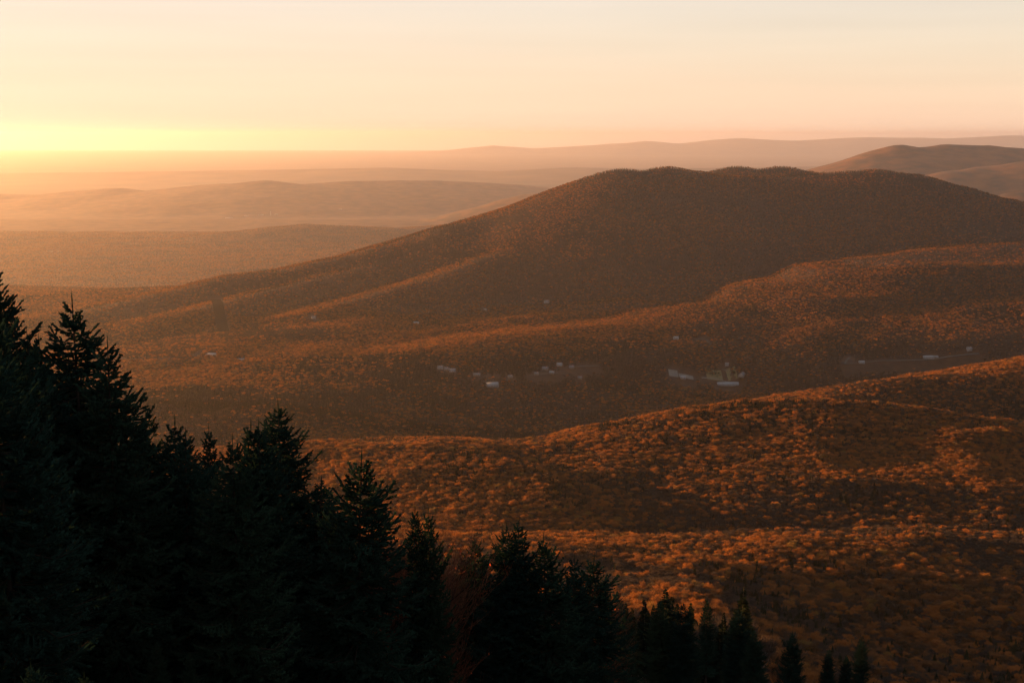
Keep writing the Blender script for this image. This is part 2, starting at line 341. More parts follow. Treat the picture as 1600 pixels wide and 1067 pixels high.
def conifer(seed, height, radius, n, w, sides=5):
    """background conifer: trunk and drooping branch fans in whorls"""
    r = np.random.default_rng(seed); V, F = [], []
    tube(V, F, [(0, 0, -0.8), (0, 0, height * .5), (0, 0, height)], [height * .014, height * .008, height * .001], sides)
    z = height * (0.12 + 0.87 * r.random(n) ** 0.9); f = (1 - z / height); R = radius * np.minimum(1, f * 1.55) ** 0.85 * r.uniform(.6, 1.15, n) + .12
    a = r.random(n) * 6.283; b = np.stack([np.cos(a) * R * .1, np.sin(a) * R * .1, z], 1)
    t = np.stack([np.cos(a) * R, np.sin(a) * R, z + R * (0.45 * (1 - f) - 0.25) + r.normal(0, .1, n)], 1)
    up = np.stack([0 * a, 0 * a, 0 * a + 1], 1) + r.normal(0, .35, (n, 3))
    cv, cf = kites(b, t, w * (0.4 + R / radius) * r.uniform(.7, 1.3, n), up=up, cross=False, r=r)
    return np.concatenate(V), np.concatenate(F), cv, cf

def spruce(seed, height, spread, bare=0.0, gap=0.12, steep=0.55):
    """foreground spruce: whorls of branches, each a flat spray of needle-clad shoots"""
    r = np.random.default_rng(seed); V, F = [], []
    bend = r.normal(0, 0.012, 2)
    axis = lambda z: np.array([bend[0] * z * z / height, bend[1] * z * z / height, z])
    zz = np.array([-1.0, 0, height * .3, height * .6, height * .85, height])
    tube(V, F, [axis(z) for z in zz], [height * .0125 * (1 - max(z, 0) / height) + .008 for z in zz], 7)
    B, T, Wd = [], [], []
    def shoot(b, t, w): B.append(b); T.append(t); Wd.append(w)
    z = height - 0.05
    for k in range(4):                                                     # leader
        shoot(axis(z - .55 + .14 * k), axis(z - .40 + .14 * k + .1), .05)
    shoot(axis(z - .1), axis(z + .45), .045)
    lvl = height - 0.30; wi = 0
    while lvl > height * bare:
        depth = height - lvl
        R0 = spread * (1 - math.exp(-depth * steep / spread)) + 0.07
        nb = int(r.integers(6, 9)) if depth > 1.0 else 5
        off = r.random() * 6.28
        for i in range(nb):
            if r.random() < gap: continue
            a = off + i * 6.283 / nb + r.normal(0, .18); L = R0 * r.uniform(0.62, 1.18)
            if r.random() < .06: L *= 1.25
            ang = math.radians(np.interp(depth, [0, 0.8, 3, 9], [42, 20, 4, -14]) + r.normal(0, 7))
            out = np.array([math.cos(a), math.sin(a), 0.0]); side = np.array([-math.sin(a), math.cos(a), 0.0])
            p0 = axis(lvl + r.uniform(-.12, .12))
            npt = max(4, int(L / 0.14)); s = np.linspace(0, 1, npt)
            rise = math.tan(ang) * s * L - 0.10 * L * np.sin(s * math.pi) + 0.16 * L * s ** 3
            sway = r.normal(0, .06) * L * s ** 2
            pts = p0 + s[:, None] * L * out + np.stack([0 * s, 0 * s, rise], 1) + sway[:, None] * side
            if L > 0.5: tube(V, F, pts[[0, npt // 2, npt - 1]], [.006 + .010 * L, .004 + .005 * L, .003], 3)
            for j in range(1, npt):
                if s[j] < 0.10 and L > .8: continue
                shoot(pts[j - 1], pts[j] + (pts[j] - pts[j - 1]) * .5, .075)
                for sg in (-1, 1):
                    if r.random() < .12: continue
                    ll = min(0.50 * L, 0.80) * (1 - s[j]) ** 0.65 * r.uniform(.55, 1.25) + .09
                    d = (pts[j] - pts[j - 1]); d = d / (np.linalg.norm(d) + 1e-9)
                    dd = d * .72 + side * sg * .75 + np.array([0, 0, r.normal(-.05, .16)]); dd /= np.linalg.norm(dd)
                    e = pts[j] + dd * ll
                    shoot(pts[j], e, .078)
                    if ll > .2:
                        for q in np.arange(.1, ll - .04, .115):
                            b = pts[j] + dd * q
                            for s2 in (-1, 1):
                                if r.random() < .25: continue
                                d3 = dd * .75 + np.cross(dd, [0, 0, 1]) * s2 * .66 + np.array([0, 0, r.normal(0.02, .22)])
                                shoot(b, b + d3 * r.uniform(.08, .17), .062)
        lvl -= r.uniform(.15, .27) * (0.75 + .06 * min(depth, 6)); wi += 1
    cv, cf = kites(np.array(B), np.array(T), np.array(Wd), cross=True, r=r)
    return np.concatenate(V), np.concatenate(F), cv, cf

def bare_bush(seed, height, spread, nstem=5, leaves=60):
    """leafless small mountain tree: a few tall stems whose upper half divides into brushes of fine rising twigs, some red leaves left"""
    r = np.random.default_rng(seed); V, F, B, T, W, ends = [], [], [], [], [], []
    def grow(p, d, L, rad, lev):
        n = 4; pts = [p]
        for i in range(n):
            d = d + r.normal(0, .07, 3) + np.array([0, 0, .06]); d = d / np.linalg.norm(d); pts.append(pts[-1] + d * L / n)
        if lev < 2: tube(V, F, pts, np.linspace(rad, rad * .45, n + 1), 5 if lev == 0 else 3)
        else:
            for q in range(n): B.append(pts[q]); T.append(pts[q + 1] + (pts[q + 1] - pts[q]) * .15); W.append(.018 if lev == 2 else .012)
        if lev < 3:
            for k in range((9, 8, 5)[lev]):
                i = int(r.integers(1, n + 1)); nd = d * .9 + r.normal(0, .42, 3); nd[2] = abs(nd[2]) * .7 + .35; nd /= np.linalg.norm(nd)
                grow(pts[i], nd, (height * .26, height * .13, height * .075)[lev] * r.uniform(.6, 1.3), rad * .45, lev + 1)
        else: ends.append(pts[-1])
    for i in range(nstem):
        a = r.random() * 6.283; o = spread * .3 * math.sqrt(r.random()); k = spread / height * .75
        d = np.array([math.cos(a) * k, math.sin(a) * k, 1.0]); d /= np.linalg.norm(d)
        grow(np.array([math.cos(a) * o, math.sin(a) * o, -.5]), d, height * r.uniform(.60, .74), .05, 0)
    cv, cf = kites(np.array(B), np.array(T), np.array(W), cross=True, r=r)
    E = np.array(ends)[r.choice(len(ends), min(leaves, len(ends)), replace=False)]
    lv, lf = kites(E, E + r.normal(0, .5, E.shape) * .13, np.full(len(E), .06), cross=False, r=r)
    zt = cv[:, 2].max()
    return np.concatenate(V), np.concatenate(F), cv, cf, lv, lf, zt

def two_parts(name, g, bark, leaf):
    tv, tf, cv, cf = g
    return mesh_np(name + '_trunk', tv, tf, [bark]), mesh_np(name + '_crown', cv, cf, [leaf])
def one_mesh(name, g, bark, leaf):
    tv, tf, cv, cf = g
    return mesh_np(name, np.concatenate([tv, cv]), np.concatenate([tf, cf + len(tv)]), [bark, leaf], np.concatenate([np.zeros(len(tf)), np.ones(len(cf))]))

# ------------------------------------------------------------------ clearings, roads, village sites
CLEAR = []        # (x, y, radius along x, radius along y)
def clear(x, y, rx, ry): CLEAR.append((x, y, rx, ry))
def seg_clear(pts, w):
    for (ax, ay), (bx, by) in zip(pts[:-1], pts[1:]):
        n = max(2, int(math.hypot(bx - ax, by - ay) / (w * .7)))
        for i in range(n + 1): clear(ax + (bx - ax) * i / n, ay + (by - ay) * i / n, w, w)
SITES = []
def site(u, v, front=32, side=13, back=8):
    x, y = gp(u, v); L = math.hypot(x, y); ux, uy = x / L, y / L
    for k in range(5): 
        q = -front + (front + back) * k / 4; clear(x + ux * q, y + uy * q, side, max(side * .7, (front + back) / 6))
    return x, y
# (column, row, length, depth, wall height, roof rise, wall, roof, turn, label)
HOUSES = [
 (688, 577, 16, 10, 5, 4, 'white', 'grey', 0.2, 'white house at the left end of the row in the valley'),
 (698, 579, 14, 9, 5, 4, 'cream', 'slate', -0.3, 'second house of the short row in the valley'),
 (707, 581, 18, 10, 5, 4, 'white', 'grey', 0.1, 'pale long house at the right end of the short row'),
 (769, 604, 34, 18, 5, 5, 'white', 'steel', 0.25, 'large barn with pale blue grey roof below the short row'),
 (776, 606, 10, 8, 4, 3, 'white', 'grey', -0.5, 'small white shed beside the pale roofed barn'),
 (745, 587, 20, 9, 4, 3, 'cream', 'grey', 0.0, 'low house by the lane right of the short row'),
 (874, 572, 16, 10, 5, 4, 'white', 'steel', 0.1, 'white roofed house alone in the middle of the valley'),
 (852, 579, 18, 10, 5, 4, 'cream', 'slate', -0.2, 'dull house left of the lone white roofed one'),
 (1056, 531, 16, 11, 6, 4, 'white', 'steel', 0.3, 'house high on the wooded bench above the school'),
 (1136, 572, 12, 9, 5, 4, 'white', 'grey', -0.2, 'small white house behind the school'),
 (1067, 594, 16, 10, 5, 3, 'white', 'steel', 0.1, 'pale outbuilding at the near end of the paved lot'),
 (650, 507, 22, 12, 5, 4, 'white', 'steel', 0.1, 'white farm building on the slope left of the bench'),
 (854, 474, 20, 12, 6, 4, 'white', 'grey', 0.2, 'white house high under the mountain'),
 (758, 486, 10, 8, 5, 3, 'white', 'steel', 0.0, 'tiny bright white cottage below the mountain'),
 (331, 556, 40, 12, 5, 2, 'white', 'white', 0.05, 'long white flat roofed shed on the lit slope at left'),
 (377, 565, 18, 10, 4, 3, 'cream', 'steel', 0.1, 'grey shed right of the long white flat roofed one'),
 (490, 500, 14, 9, 5, 3, 'white', 'grey', 0.4, 'lone pale house on the lit spur'),
 (1346, 571, 18, 9, 4, 3, 'white', 'steel', 0.0, 'low roof beside the dark road at right'),
 (1451, 562, 36, 12, 5, 3, 'white', 'steel', 0.05, 'long roofed farm building by the road at right'),
 (1462, 563, 14, 10, 5, 4, 'cream', 'grey', 0.2, 'small house against the long roofed farm building'),
 (838, 586, 12, 9, 4, 3, 'cream', 'grey', 0.2, 'small grey roof at the left end of the middle lane'),
 (862, 587, 14, 9, 4, 3, 'cream', 'steel', -0.1, 'small pale roof at the right end of the middle lane'),
 (893, 577, 14, 10, 4, 4, 'cream', 'slate', 0.3, 'dim house on the road right of the lone white roofed one'),
 (906, 592, 12, 9, 4, 3, 'cream', 'slate', 0.0, 'dim house below the road east of the lone white roofed one'),
 (797, 590, 12, 9, 4, 3, 'cream', 'grey', 0.4, 'dim house between the low house and the middle lane'),
 (1514, 552, 16, 11, 6, 4, 'white', 'grey', 0.1, 'white house farthest along the road at right'),
]
H_AT = [site(h[0], h[1]) for h in HOUSES]
SCHOOL = site(1137, 604, 38, 36, 14); SCHOOL2 = site(1158, 599, 22, 16, 12)
LOT = site(1072, 590, 50, 30, 16); LOT2 = site(1052, 584, 34, 20, 16)
ROADS = [[(1096, 591), (1110, 591.5), (1122, 593), (1132, 596), (1140, 600)], [(1128, 580), (1138, 580)], [(738, 587), (775, 588)], [(828, 587), (850, 586), (872, 586)], [(880, 577), (935, 574)],
         [(186, 564), (205, 563.5), (224, 562), (236, 559)], [(243, 563), (266, 562.5)], [(305, 557), (313, 551)], [(1320, 571), (1345, 571), (1372, 568), (1420, 564), (1475, 560), (1530, 554)],
         [(1320, 570), (1323, 563), (1330, 559)], [(1085, 532), (1104, 529), (1106, 536)], [(486, 494), (494, 503)]]
ROAD_XY = [[gp(u, v) for (u, v) in r] for r in ROADS]
for r in ROAD_XY:
    for (ax, ay), (bx, by) in zip(r[:-1], r[1:]):
        n = max(2, int(math.hypot(bx - ax, by - ay) / 14))
        for i in range(n + 1):
            x, y = ax + (bx - ax) * i / n, ay + (by - ay) * i / n; L = math.hypot(x, y); clear(x - x / L * 20, y - y / L * 20, 10, 28)
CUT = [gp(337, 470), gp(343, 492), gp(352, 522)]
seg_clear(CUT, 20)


# ------------------------------------------------------------------ forests
PROTO = {}
def protos(key, items):
    c = bpy.data.collections.new(key); PROTO[key] = c
    for i, (g, bark, leaf) in enumerate(items):
        o = bpy.data.objects.new('%s_%02d' % (key, i), one_mesh('%s_%02d' % (key, i), g, bark, leaf)); c.objects.link(o)
def make_protos(key, nt, tl, tw, sides, limbs, ncon, wcon):
    it = []
    for i in range(4): it.append((deciduous(100 + i, 13.5 + i, 4.2 + .35 * i, nt, tl, tw, None, None, sides, limbs), M['bark'], M['rust']))       # 0-3 rust
    for i in range(3): it.append((deciduous(120 + i, 13 + i, 3.8, int(nt * .7), tl * 1.1, tw * .8, None, None, sides, limbs), M['pale_bark'], M['brown']))  # 4-6 bare brown
    it.append((deciduous(130, 12, 4.0, nt, tl, tw, None, None, sides, limbs), M['bark'], M['gold']))                                               # 7 gold
    for i in range(3): it.append((conifer(140 + i, 13.5 + 2 * i, 2.5 + .3 * i, ncon, wcon, sides), M['bark'], M['pine']))                          # 8-10 conifer
    protos(key, it)
make_protos('near_wood', 2200, 1.5, 0.115, 5, 10, 620, 0.7)
make_protos('mid_wood', 800, 1.7, 0.22, 4, 8, 240, 1.0)
make_protos('far_wood', 200, 2.2, 0.55, 3, 7, 80, 1.5)

def scatter_group():
    ng = bpy.data.node_groups.new('scatter_trees', 'GeometryNodeTree')
    ng.interface.new_socket('Geometry', in_out='INPUT', socket_type='NodeSocketGeometry')
    ng.interface.new_socket('Trees', in_out='INPUT', socket_type='NodeSocketCollection')
    ng.interface.new_socket('Geometry', in_out='OUTPUT', socket_type='NodeSocketGeometry')
    n, l = ng.nodes, ng.links
    gi = n.new('NodeGroupInput'); go = n.new('NodeGroupOutput'); ci = n.new('GeometryNodeCollectionInfo'); ip = n.new('GeometryNodeInstanceOnPoints')
    ci.inputs['Separate Children'].default_value = True; ci.inputs['Reset Children'].default_value = True
    ip.inputs['Pick Instance'].default_value = True
    def na(nm, t):
        a = n.new('GeometryNodeInputNamedAttribute'); a.data_type = t; a.inputs[0].default_value = nm; return a.outputs[0]
    l.new(gi.outputs[0], ip.inputs['Points']); l.new(gi.outputs[1], ci.inputs[0]); l.new(ci.outputs[0], ip.inputs['Instance'])
    l.new(na('pick', 'INT'), ip.inputs['Instance Index']); l.new(na('rot', 'FLOAT_VECTOR'), ip.inputs['Rotation']); l.new(na('scl', 'FLOAT_VECTOR'), ip.inputs['Scale'])
    l.new(ip.outputs[0], go.inputs[0]); return ng, 
NG = scatter_group()[0]
SOCK = [s.identifier for s in NG.interface.items_tree if s.in_out == 'INPUT'][1]

def sites(x0, x1, y0, y1, step, jit=0.42):
    xs = np.arange(x0, x1, step); ys = np.arange(y0, y1, step * .93); X, Y = np.meshgrid(xs, ys); X = X + (np.arange(len(ys)) % 2)[:, None] * step * .5
    X = (X + rng.uniform(-jit, jit, X.shape) * step).ravel(); Y = (Y + rng.uniform(-jit, jit, Y.shape) * step).ravel()
    k = np.abs(X) < 0.43 * Y + 60; X, Y = X[k], Y[k]
    keep = np.ones(len(X), bool)
    for (cx, cy_, rx, ry) in CLEAR:
        if y0 - 200 < cy_ < y1 + 200: keep &= ((X - cx) / rx) ** 2 + ((Y - cy_) / ry) ** 2 > 1
    return X[keep], Y[keep]
def species(X, Y, con_bias, brown_bias, gold=0.012):
    n = len(X); nz = fbm(X, Y, 240, 71, 3) + .5 * fbm(X, Y, 60, 72, 2); nb = fbm(X, Y, 300, 73, 3); r = rng.random(n)
    pick = rng.integers(0, 4, n)
    pick = np.where(rng.random(n) < np.clip(brown_bias + 1.1 * nb, .03, .92), rng.integers(4, 7, n), pick)
    pick = np.where(r < gold, 7, pick)
    return np.where(rng.random(n) < np.clip(con_bias + .85 * nz, .012, .93), rng.integers(8, 11, n), pick)
def forest(name, label, X, Y, pick, key, smin, smax_, cat='trees'):
    k = seen(X, Y); X, Y, pick = X[k], Y[k], pick[k]
    n = len(X); Z = ground(X, Y) if Y.min() > 2500 else H(X, Y)
    me = bpy.data.meshes.new(name); me.vertices.add(n); me.vertices.foreach_set('co', np.stack([X, Y, Z], 1).astype(np.float32).ravel())
    s = rng.uniform(smin, smax_, n) * np.where(rng.random(n) < .08, .8, 1.0); sc = np.stack([s * rng.uniform(.8, 1.25, n), s * rng.uniform(.8, 1.25, n), s * rng.uniform(.93, 1.05, n)], 1)
    rot = np.stack([rng.normal(0, .04, n), rng.normal(0, .04, n), rng.random(n) * 6.283], 1)
    me.attributes.new('pick', 'INT', 'POINT').data.foreach_set('value', pick.astype(np.int32))
    me.attributes.new('rot', 'FLOAT_VECTOR', 'POINT').data.foreach_set('vector', rot.astype(np.float32).ravel())
    me.attributes.new('scl', 'FLOAT_VECTOR', 'POINT').data.foreach_set('vector', sc.astype(np.float32).ravel())
    o = link(name, me); tag(o, label, cat, kind='stuff')
    md = o.modifiers.new('scatter', 'NODES'); md.node_group = NG; md[SOCK] = PROTO[key]
    print(name, n); return o

GX = np.arange(-6000, 6020, 24.0); GY = np.arange(150, 13700, 24.0); GZ = H_all(*np.meshgrid(GX, GY))
def ground(x, y):
    fx = np.clip((x - GX[0]) / 24, 0, len(GX) - 1.01); fy = np.clip((y - GY[0]) / 24, 0, len(GY) - 1.01); ix = fx.astype(int); iy = fy.astype(int); fx = fx - ix; fy = fy - iy
    return (GZ[iy, ix] * (1 - fx) + GZ[iy, ix + 1] * fx) * (1 - fy) + (GZ[iy + 1, ix] * (1 - fx) + GZ[iy + 1, ix + 1] * fx) * fy
def seen(X, Y, top=26):
    z = ground(X, Y) + top; ok = np.ones(len(X), bool)
    for t in np.linspace(.12, .985, 70): ok &= ~((Y * t > 200) & (ground(X * t, Y * t) > ZC + (z - ZC) * t))
    return ok
# near slope and low hill
X, Y = sites(-900, 900, 175, 1010, 5.2)
keep = ~((Y < 500) & (X > 0.20 * Y)); X, Y = X[keep], Y[keep]        # steep open gully below the right of the view
pk = species(X, Y, 0.12 + 0.36 * sstep(440, 300, Y) + .34 * sstep(90, 200, X) * sstep(980, 860, Y), 0.32 + .45 * sstep(90, 180, X) * sstep(1000, 880, Y))
zt = H(X, Y)
pk = np.where((Y < 380) & (pk < 4) & (rng.random(len(X)) < .75), rng.integers(4, 7, len(X)), pk)  # nearest rust trees mostly swapped for dull bare ones, in place of shade
order = np.argsort(np.hypot(X, Y)); U, Vv = proj(X, Y, zt + 9)
near_ids = {'dec': [], 'con': []}
line_u = [0, 120, 200, 255, 300, 345, 385, 440, 500, 553, 660, 800, 920, 1110, 1250, 1400, 1600]; line_v = [415, 475, 580, 690, 745, 745, 690, 660, 765, 745, 815, 835, 885, 945, 1000, 1060, 1067]
taken = np.zeros(len(X), bool)
for i in order:
    if -10 < U[i] < 1612 and Vv[i] < 1075 and Vv[i] < np.interp(U[i], line_u, line_v) + 10:
        k = 'con' if pk[i] >= 8 else 'dec'
        if len(near_ids[k]) < (300 if k == 'dec' else 160): near_ids[k].append(i); taken[i] = True
NEAR_TREES = [(X[i], Y[i], zt[i], int(pk[i])) for k in near_ids for i in near_ids[k]]
forest('hillside_forest', 'rust and brown autumn forest covering the near slope behind the spruces', X[~taken], Y[~taken], pk[~taken], 'near_wood', .60, .92)
X, Y = sites(-1300, 1500, 1010, 2600, 4.7)
crest = sstep(60, 10, np.abs(Y - np.interp(X, [P(*p)[0] for p in HILL_A], [P(*p)[1] for p in HILL_A])))
forest('low_hill_forest', 'orange brown forest over the low rounded hill in the middle distance', X, Y, species(X, Y, 0.06 + .40 * crest * (X > 120) + .55 * sstep(1850, 2150, Y) * sstep(420, 250, X), 0.42), 'mid_wood', .56, .80)
X, Y = sites(-2400, 2400, 2600, 4050, 6.5)
forest('valley_forest', 'mixed evergreen and russet forest filling the valley around the village', X, Y, species(X, Y, 0.52 * sstep(3700, 2900, Y) * sstep(-900, -500, X) + .10, 0.35, .02), 'far_wood', .55, .82)
X, Y = sites(-3300, 3600, 4050, 7500, 9.4)
k = np.ones(len(X), bool)
forest('mountain_forest', 'dense forest coating the long dark mountain', X[k], Y[k], species(X[k], Y[k], 0.28 + .6 * sstep(ZC - 230, ZC - 150, ground(X[k], Y[k])), 0.28, .006), 'far_wood', .55, .82)
X, Y = sites(-5800, 1500, 7500, 13500, 20)
k = (ground(X, Y) > ZC - 1090) | (rng.random(len(X)) < sstep(12500, 8300, Y)); X, Y = X[k], Y[k]
forest('far_hill_forest', 'hazy forest on the long low hill beside the plain', X, Y, species(X, Y, 0.15, .2, 0), 'far_wood', .9, 1.3)

# ------------------------------------------------------------------ roads, lots and buildings of the valley
M['asphalt'] = noise_mat('asphalt', [(0.3, (0.0300, 0.0324, 0.0312)), (0.7, (0.0480, 0.0510, 0.0480))], 0.05, rough=1.0, spec=0.0)
M['grass'] = noise_mat('rough_grass', [(0.3, (0.05, 0.055, 0.025)), (0.7, (0.09, 0.075, 0.035))], 0.05)
for k, c in (('white', (.23, .23, .22)), ('cream', (.17, .15, .12)), ('grey', (.10, .105, .105)), ('slate', (.08, .085, .09)), ('steel', (.13, .145, .145)), ('brick', (.28, .13, .09)), ('glass', (.05, .06, .07)), ('wood', (.16, .10, .06))):
    M[k] = noise_mat('painted_' + k, [(0.3, tuple(x * .88 for x in c)), (0.7, c)], 0.4, 4, 0.9, spec=0.05)
def ribbon(name, pts, w, m, label, lift=0.35):
    P2 = []
    for (ax, ay), (bx, by) in zip(pts[:-1], pts[1:]):
        n = max(2, int(math.hypot(bx - ax, by - ay) / 8)); P2 += [(ax + (bx - ax) * i / n, ay + (by - ay) * i / n) for i in range(n)]
    P2.append(pts[-1]); P2 = np.array(P2)
    for _ in range(6): P2[1:-1] = (P2[:-2] + 2 * P2[1:-1] + P2[2:]) / 4
    t = np.gradient(P2, axis=0); t /= np.linalg.norm(t, axis=1, keepdims=True) + 1e-9; nrm = np.stack([-t[:, 1], t[:, 0]], 1)
    E = np.concatenate([P2 + nrm * w / 2, P2 - nrm * w / 2]); zc = H(P2[:, 0], P2[:, 1]); zz = np.concatenate([zc, zc]); zz = np.maximum(zz, H(E[:, 0], E[:, 1])) + lift
    n = len(P2); i = np.arange(n - 1)
    me = mesh_np(name, np.column_stack([E, zz]), np.stack([i + n, i + n + 1, i + 1, i], 1), [m]); return tag(link(name, me), label, kind='structure')
RLAB = ['curved drive up to the school', 'short lane behind the school', 'lane along the short row of houses', 'lane in the middle of the valley', 'road east of the lone house', 'bright road bend on the lit slope at left',
        'bright road stretch on the lit slope at left', 'steep track by the long white shed', 'dark road crossing the valley at right', 'side track off the dark road', 'track to the house on the bench', 'track by the lone pale house']
M['shaded_scrub'] = noise_mat('cut_scrub_shaded', [(0.3, (0.010, 0.010, 0.007)), (0.7, (0.018, 0.015, 0.009))], 0.08, spec=0.0)  # tree shade over the cut is put into this dark colour
ribbon('shaded_clearing', CUT, 34, M['shaded_scrub'], 'power line cut coloured dark with tree shade, running up the lit slope at left', 0.6)
M['concrete'] = noise_mat('pale_concrete', [(0.3, (0.0620, 0.0651, 0.0589)), (0.7, (0.0868, 0.0899, 0.0806))], 0.05, rough=1.0, spec=0.0)
for q, (r, lb) in enumerate(zip(ROAD_XY, RLAB)): ribbon('road', r, 7 if q == 0 else 5.5, M['concrete'] if q == 0 else M['asphalt'], lb)
def pad(name, cx, cy, rx, ry, m, label, lift=.4):
    n = 10; xs = np.linspace(-rx, rx, n); ys = np.linspace(-ry, ry, n); X_, Y_ = np.meshgrid(xs, ys); X_ = X_ + cx; Y_ = Y_ + cy + (X_ - cx) * .12; Z_ = H(X_, Y_) + lift
    i = (np.arange(n - 1)[:, None] * n + np.arange(n - 1)[None]).ravel()
    return tag(link(name, mesh_np(name, np.stack([X_.ravel(), Y_.ravel(), Z_.ravel()], 1), np.stack([i, i + 1, i + n + 1, i + n], 1), [m])), label, kind='structure')
pad('pavement', LOT[0], LOT[1], 19, 8, M['concrete'], 'paved lot left of the school')
pad('pavement', LOT2[0], LOT2[1], 12, 14, M['concrete'], 'paved yard behind the lot')
pad('lawn', SCHOOL[0] - 10, SCHOOL[1] + 45, 40, 26, M['grass'], 'grass between the drive and the school')

def boxm(name, x0, x1, y0, y1, z0, z1, m):
    V = [(x, y, z) for z in (z0, z1) for y in (y0, y1) for x in (x0, x1)]
    return mesh_np(name, V, np.array([(0, 2, 3, 1), (4, 5, 7, 6), (0, 1, 5, 4), (2, 6, 7, 3), (0, 4, 6, 2), (1, 3, 7, 5)]), [m])
def gable_wall(L, D, hgt, rise, m):
    x, y = L / 2, D / 2
    V = [(-x, -y, -2), (x, -y, -2), (x, y, -2), (-x, y, -2), (-x, -y, hgt), (x, -y, hgt), (x, y, hgt), (-x, y, hgt), (-x, 0, hgt + rise), (x, 0, hgt + rise)]
    return mesh_np('wall', V, [np.array([(0, 1, 5, 4), (2, 3, 7, 6), (4, 5, 9, 8), (6, 7, 8, 9), (0, 3, 2, 1)]), np.array([(1, 2, 6), (3, 0, 4), (1, 6, 5), (3, 4, 7), (5, 6, 9), (7, 4, 8)])], [m])
def gable_roof(L, D, hgt, rise, m, t=.35, ov=.7):
    x, y = L / 2 + ov, D / 2 + ov; k = rise / (D / 2); e = hgt - k * ov; V = []
    for dz in (.04, t): V += [(-x, -y, e + dz), (x, -y, e + dz), (x, 0, hgt + rise + dz), (-x, 0, hgt + rise + dz), (-x, y, e + dz), (x, y, e + dz)]
    return mesh_np('roof', V, np.array([(6, 7, 8, 9), (9, 8, 11, 10), (0, 3, 2, 1), (3, 4, 5, 2), (0, 1, 7, 6), (4, 10, 11, 5), (1, 2, 8, 7), (2, 5, 11, 8), (0, 6, 9, 3), (3, 9, 10, 4)]), [m])
def building(name, label, cat, x, y, L, D, hgt, rise, wm, rm, rz, group=None, nwin=4, chimney=True, zf=hz):
    e = bpy.data.objects.new(name, None); COL.objects.link(e); e.location = (x, y, zf(x, y)); e.rotation_euler = (0, 0, rz); tag(e, label, cat, group)
    link('wall', gable_wall(L, D, hgt, rise, M[wm]), e); rf = link('roof', gable_roof(L, D, hgt, rise, M[rm]), e)
    if chimney: link('chimney', boxm('chimney', L * .2, L * .2 + .9, -1.6, -.8, hgt + rise * .3, hgt + rise + 1.0, M['brick']), rf)
    wn_ = boxm('window', -.7, .7, -.06, .05, 0, 1.5, M['glass']); fr = None
    for i in range(nwin):
        for lev in range(2 if hgt > 4.5 else 1):
            link('window', wn_, e, (-L / 2 + (i + .7) * L / (nwin + .4), -D / 2, 1.0 + lev * 2.4))
    link('door', boxm('door', -.55, .55, -.07, .05, -.2, 2.1, M['wood']), e, (0, -D / 2, .2))
    return e
for (u, v, L, D, hg, rs, wm, rm, rz, lab), (x, y) in zip(HOUSES, H_AT):
    nm, ct = ('barn', 'barn') if 'barn' in lab else ('shed', 'shed') if ('shed' in lab or 'farm' in lab or 'outbuilding' in lab or 'low roof' in lab) else ('house', 'house')
    building(nm, lab, ct, x, y, L * .8, D * .8, hg * .85, rs * .9, wm, rm, rz, 'buildings scattered in the valley', 3 if L < 25 else 7, nm == 'house')
building('school_building', 'long low building with blue grey roof beside the curved drive', 'school', SCHOOL[0], SCHOOL[1], 54, 16, 4, 4, 'white', 'steel', .06, None, 14, False)
building('school_hall', 'taller cream gabled hall at the right end of the long low building', 'hall', SCHOOL2[0] + 4, SCHOOL2[1] + 12, 26, 14, 6, 5, 'cream', 'slate', 1.2, None, 5, False)
# factory far out on the plain
def far_at(u, v):
    ys = np.linspace(8000, 24000, 3200); a, b = (u - CU) / FPX, (CV - v) / FPX; t = ys / (CP + b * SP); d = ZC + (-SP + b * CP) * t - H_all(a * t, ys); i = int(np.nonzero(d < 0)[0][0]); return a[()] * t[i] if hasattr(a, 'shape') else a * t[i], ys[i]
hzf = lambda x, y: float(H_all(np.array([x]), np.array([y]))[0])
for (u, v, L, lab) in [(358, 341, 130, 'long white factory shed at the left end, far out on the plain'), (385, 338, 70, 'shorter white factory shed in the middle, far out on the plain'), (408, 336.5, 90, 'white factory shed beside the tall stack on the plain'), (432, 336, 60, 'small factory shed right of the tall stack on the plain'),
                       (78, 394, 70, 'bright white shed far off above the tallest spruce'), (92, 394, 40, 'short white shed just right of another, above the tallest spruce'), (532, 328, 60, 'pale distant shed on the plain right of the factory')]:
    x, y = far_at(u, v); building('factory_shed', lab, 'shed', x, y, L * .8, 30, 7, 3, 'white', 'white', .1, 'distant sheds on the plain', 6, False, hzf)
x, y = far_at(423, 337); V, F = [], []
tube(V, F, [(0, 0, -2), (0, 0, 30), (0, 0, 64)], [4.5, 4, 3.2], 12); e = bpy.data.objects.new('smokestack', None); COL.objects.link(e); e.location = (x, y, hzf(x, y)); tag(e, 'tall white smokestack of the factory far out on the plain', 'smokestack')
link('shaft', mesh_np('shaft', np.concatenate(V), np.concatenate(F), [M['white']]), e); V, F = [], []; tube(V, F, [(0, 0, 62), (0, 0, 66)], [3.8, 3.8], 12); link('rim', mesh_np('rim', np.concatenate(V), np.concatenate(F), [M['grey']]), e)

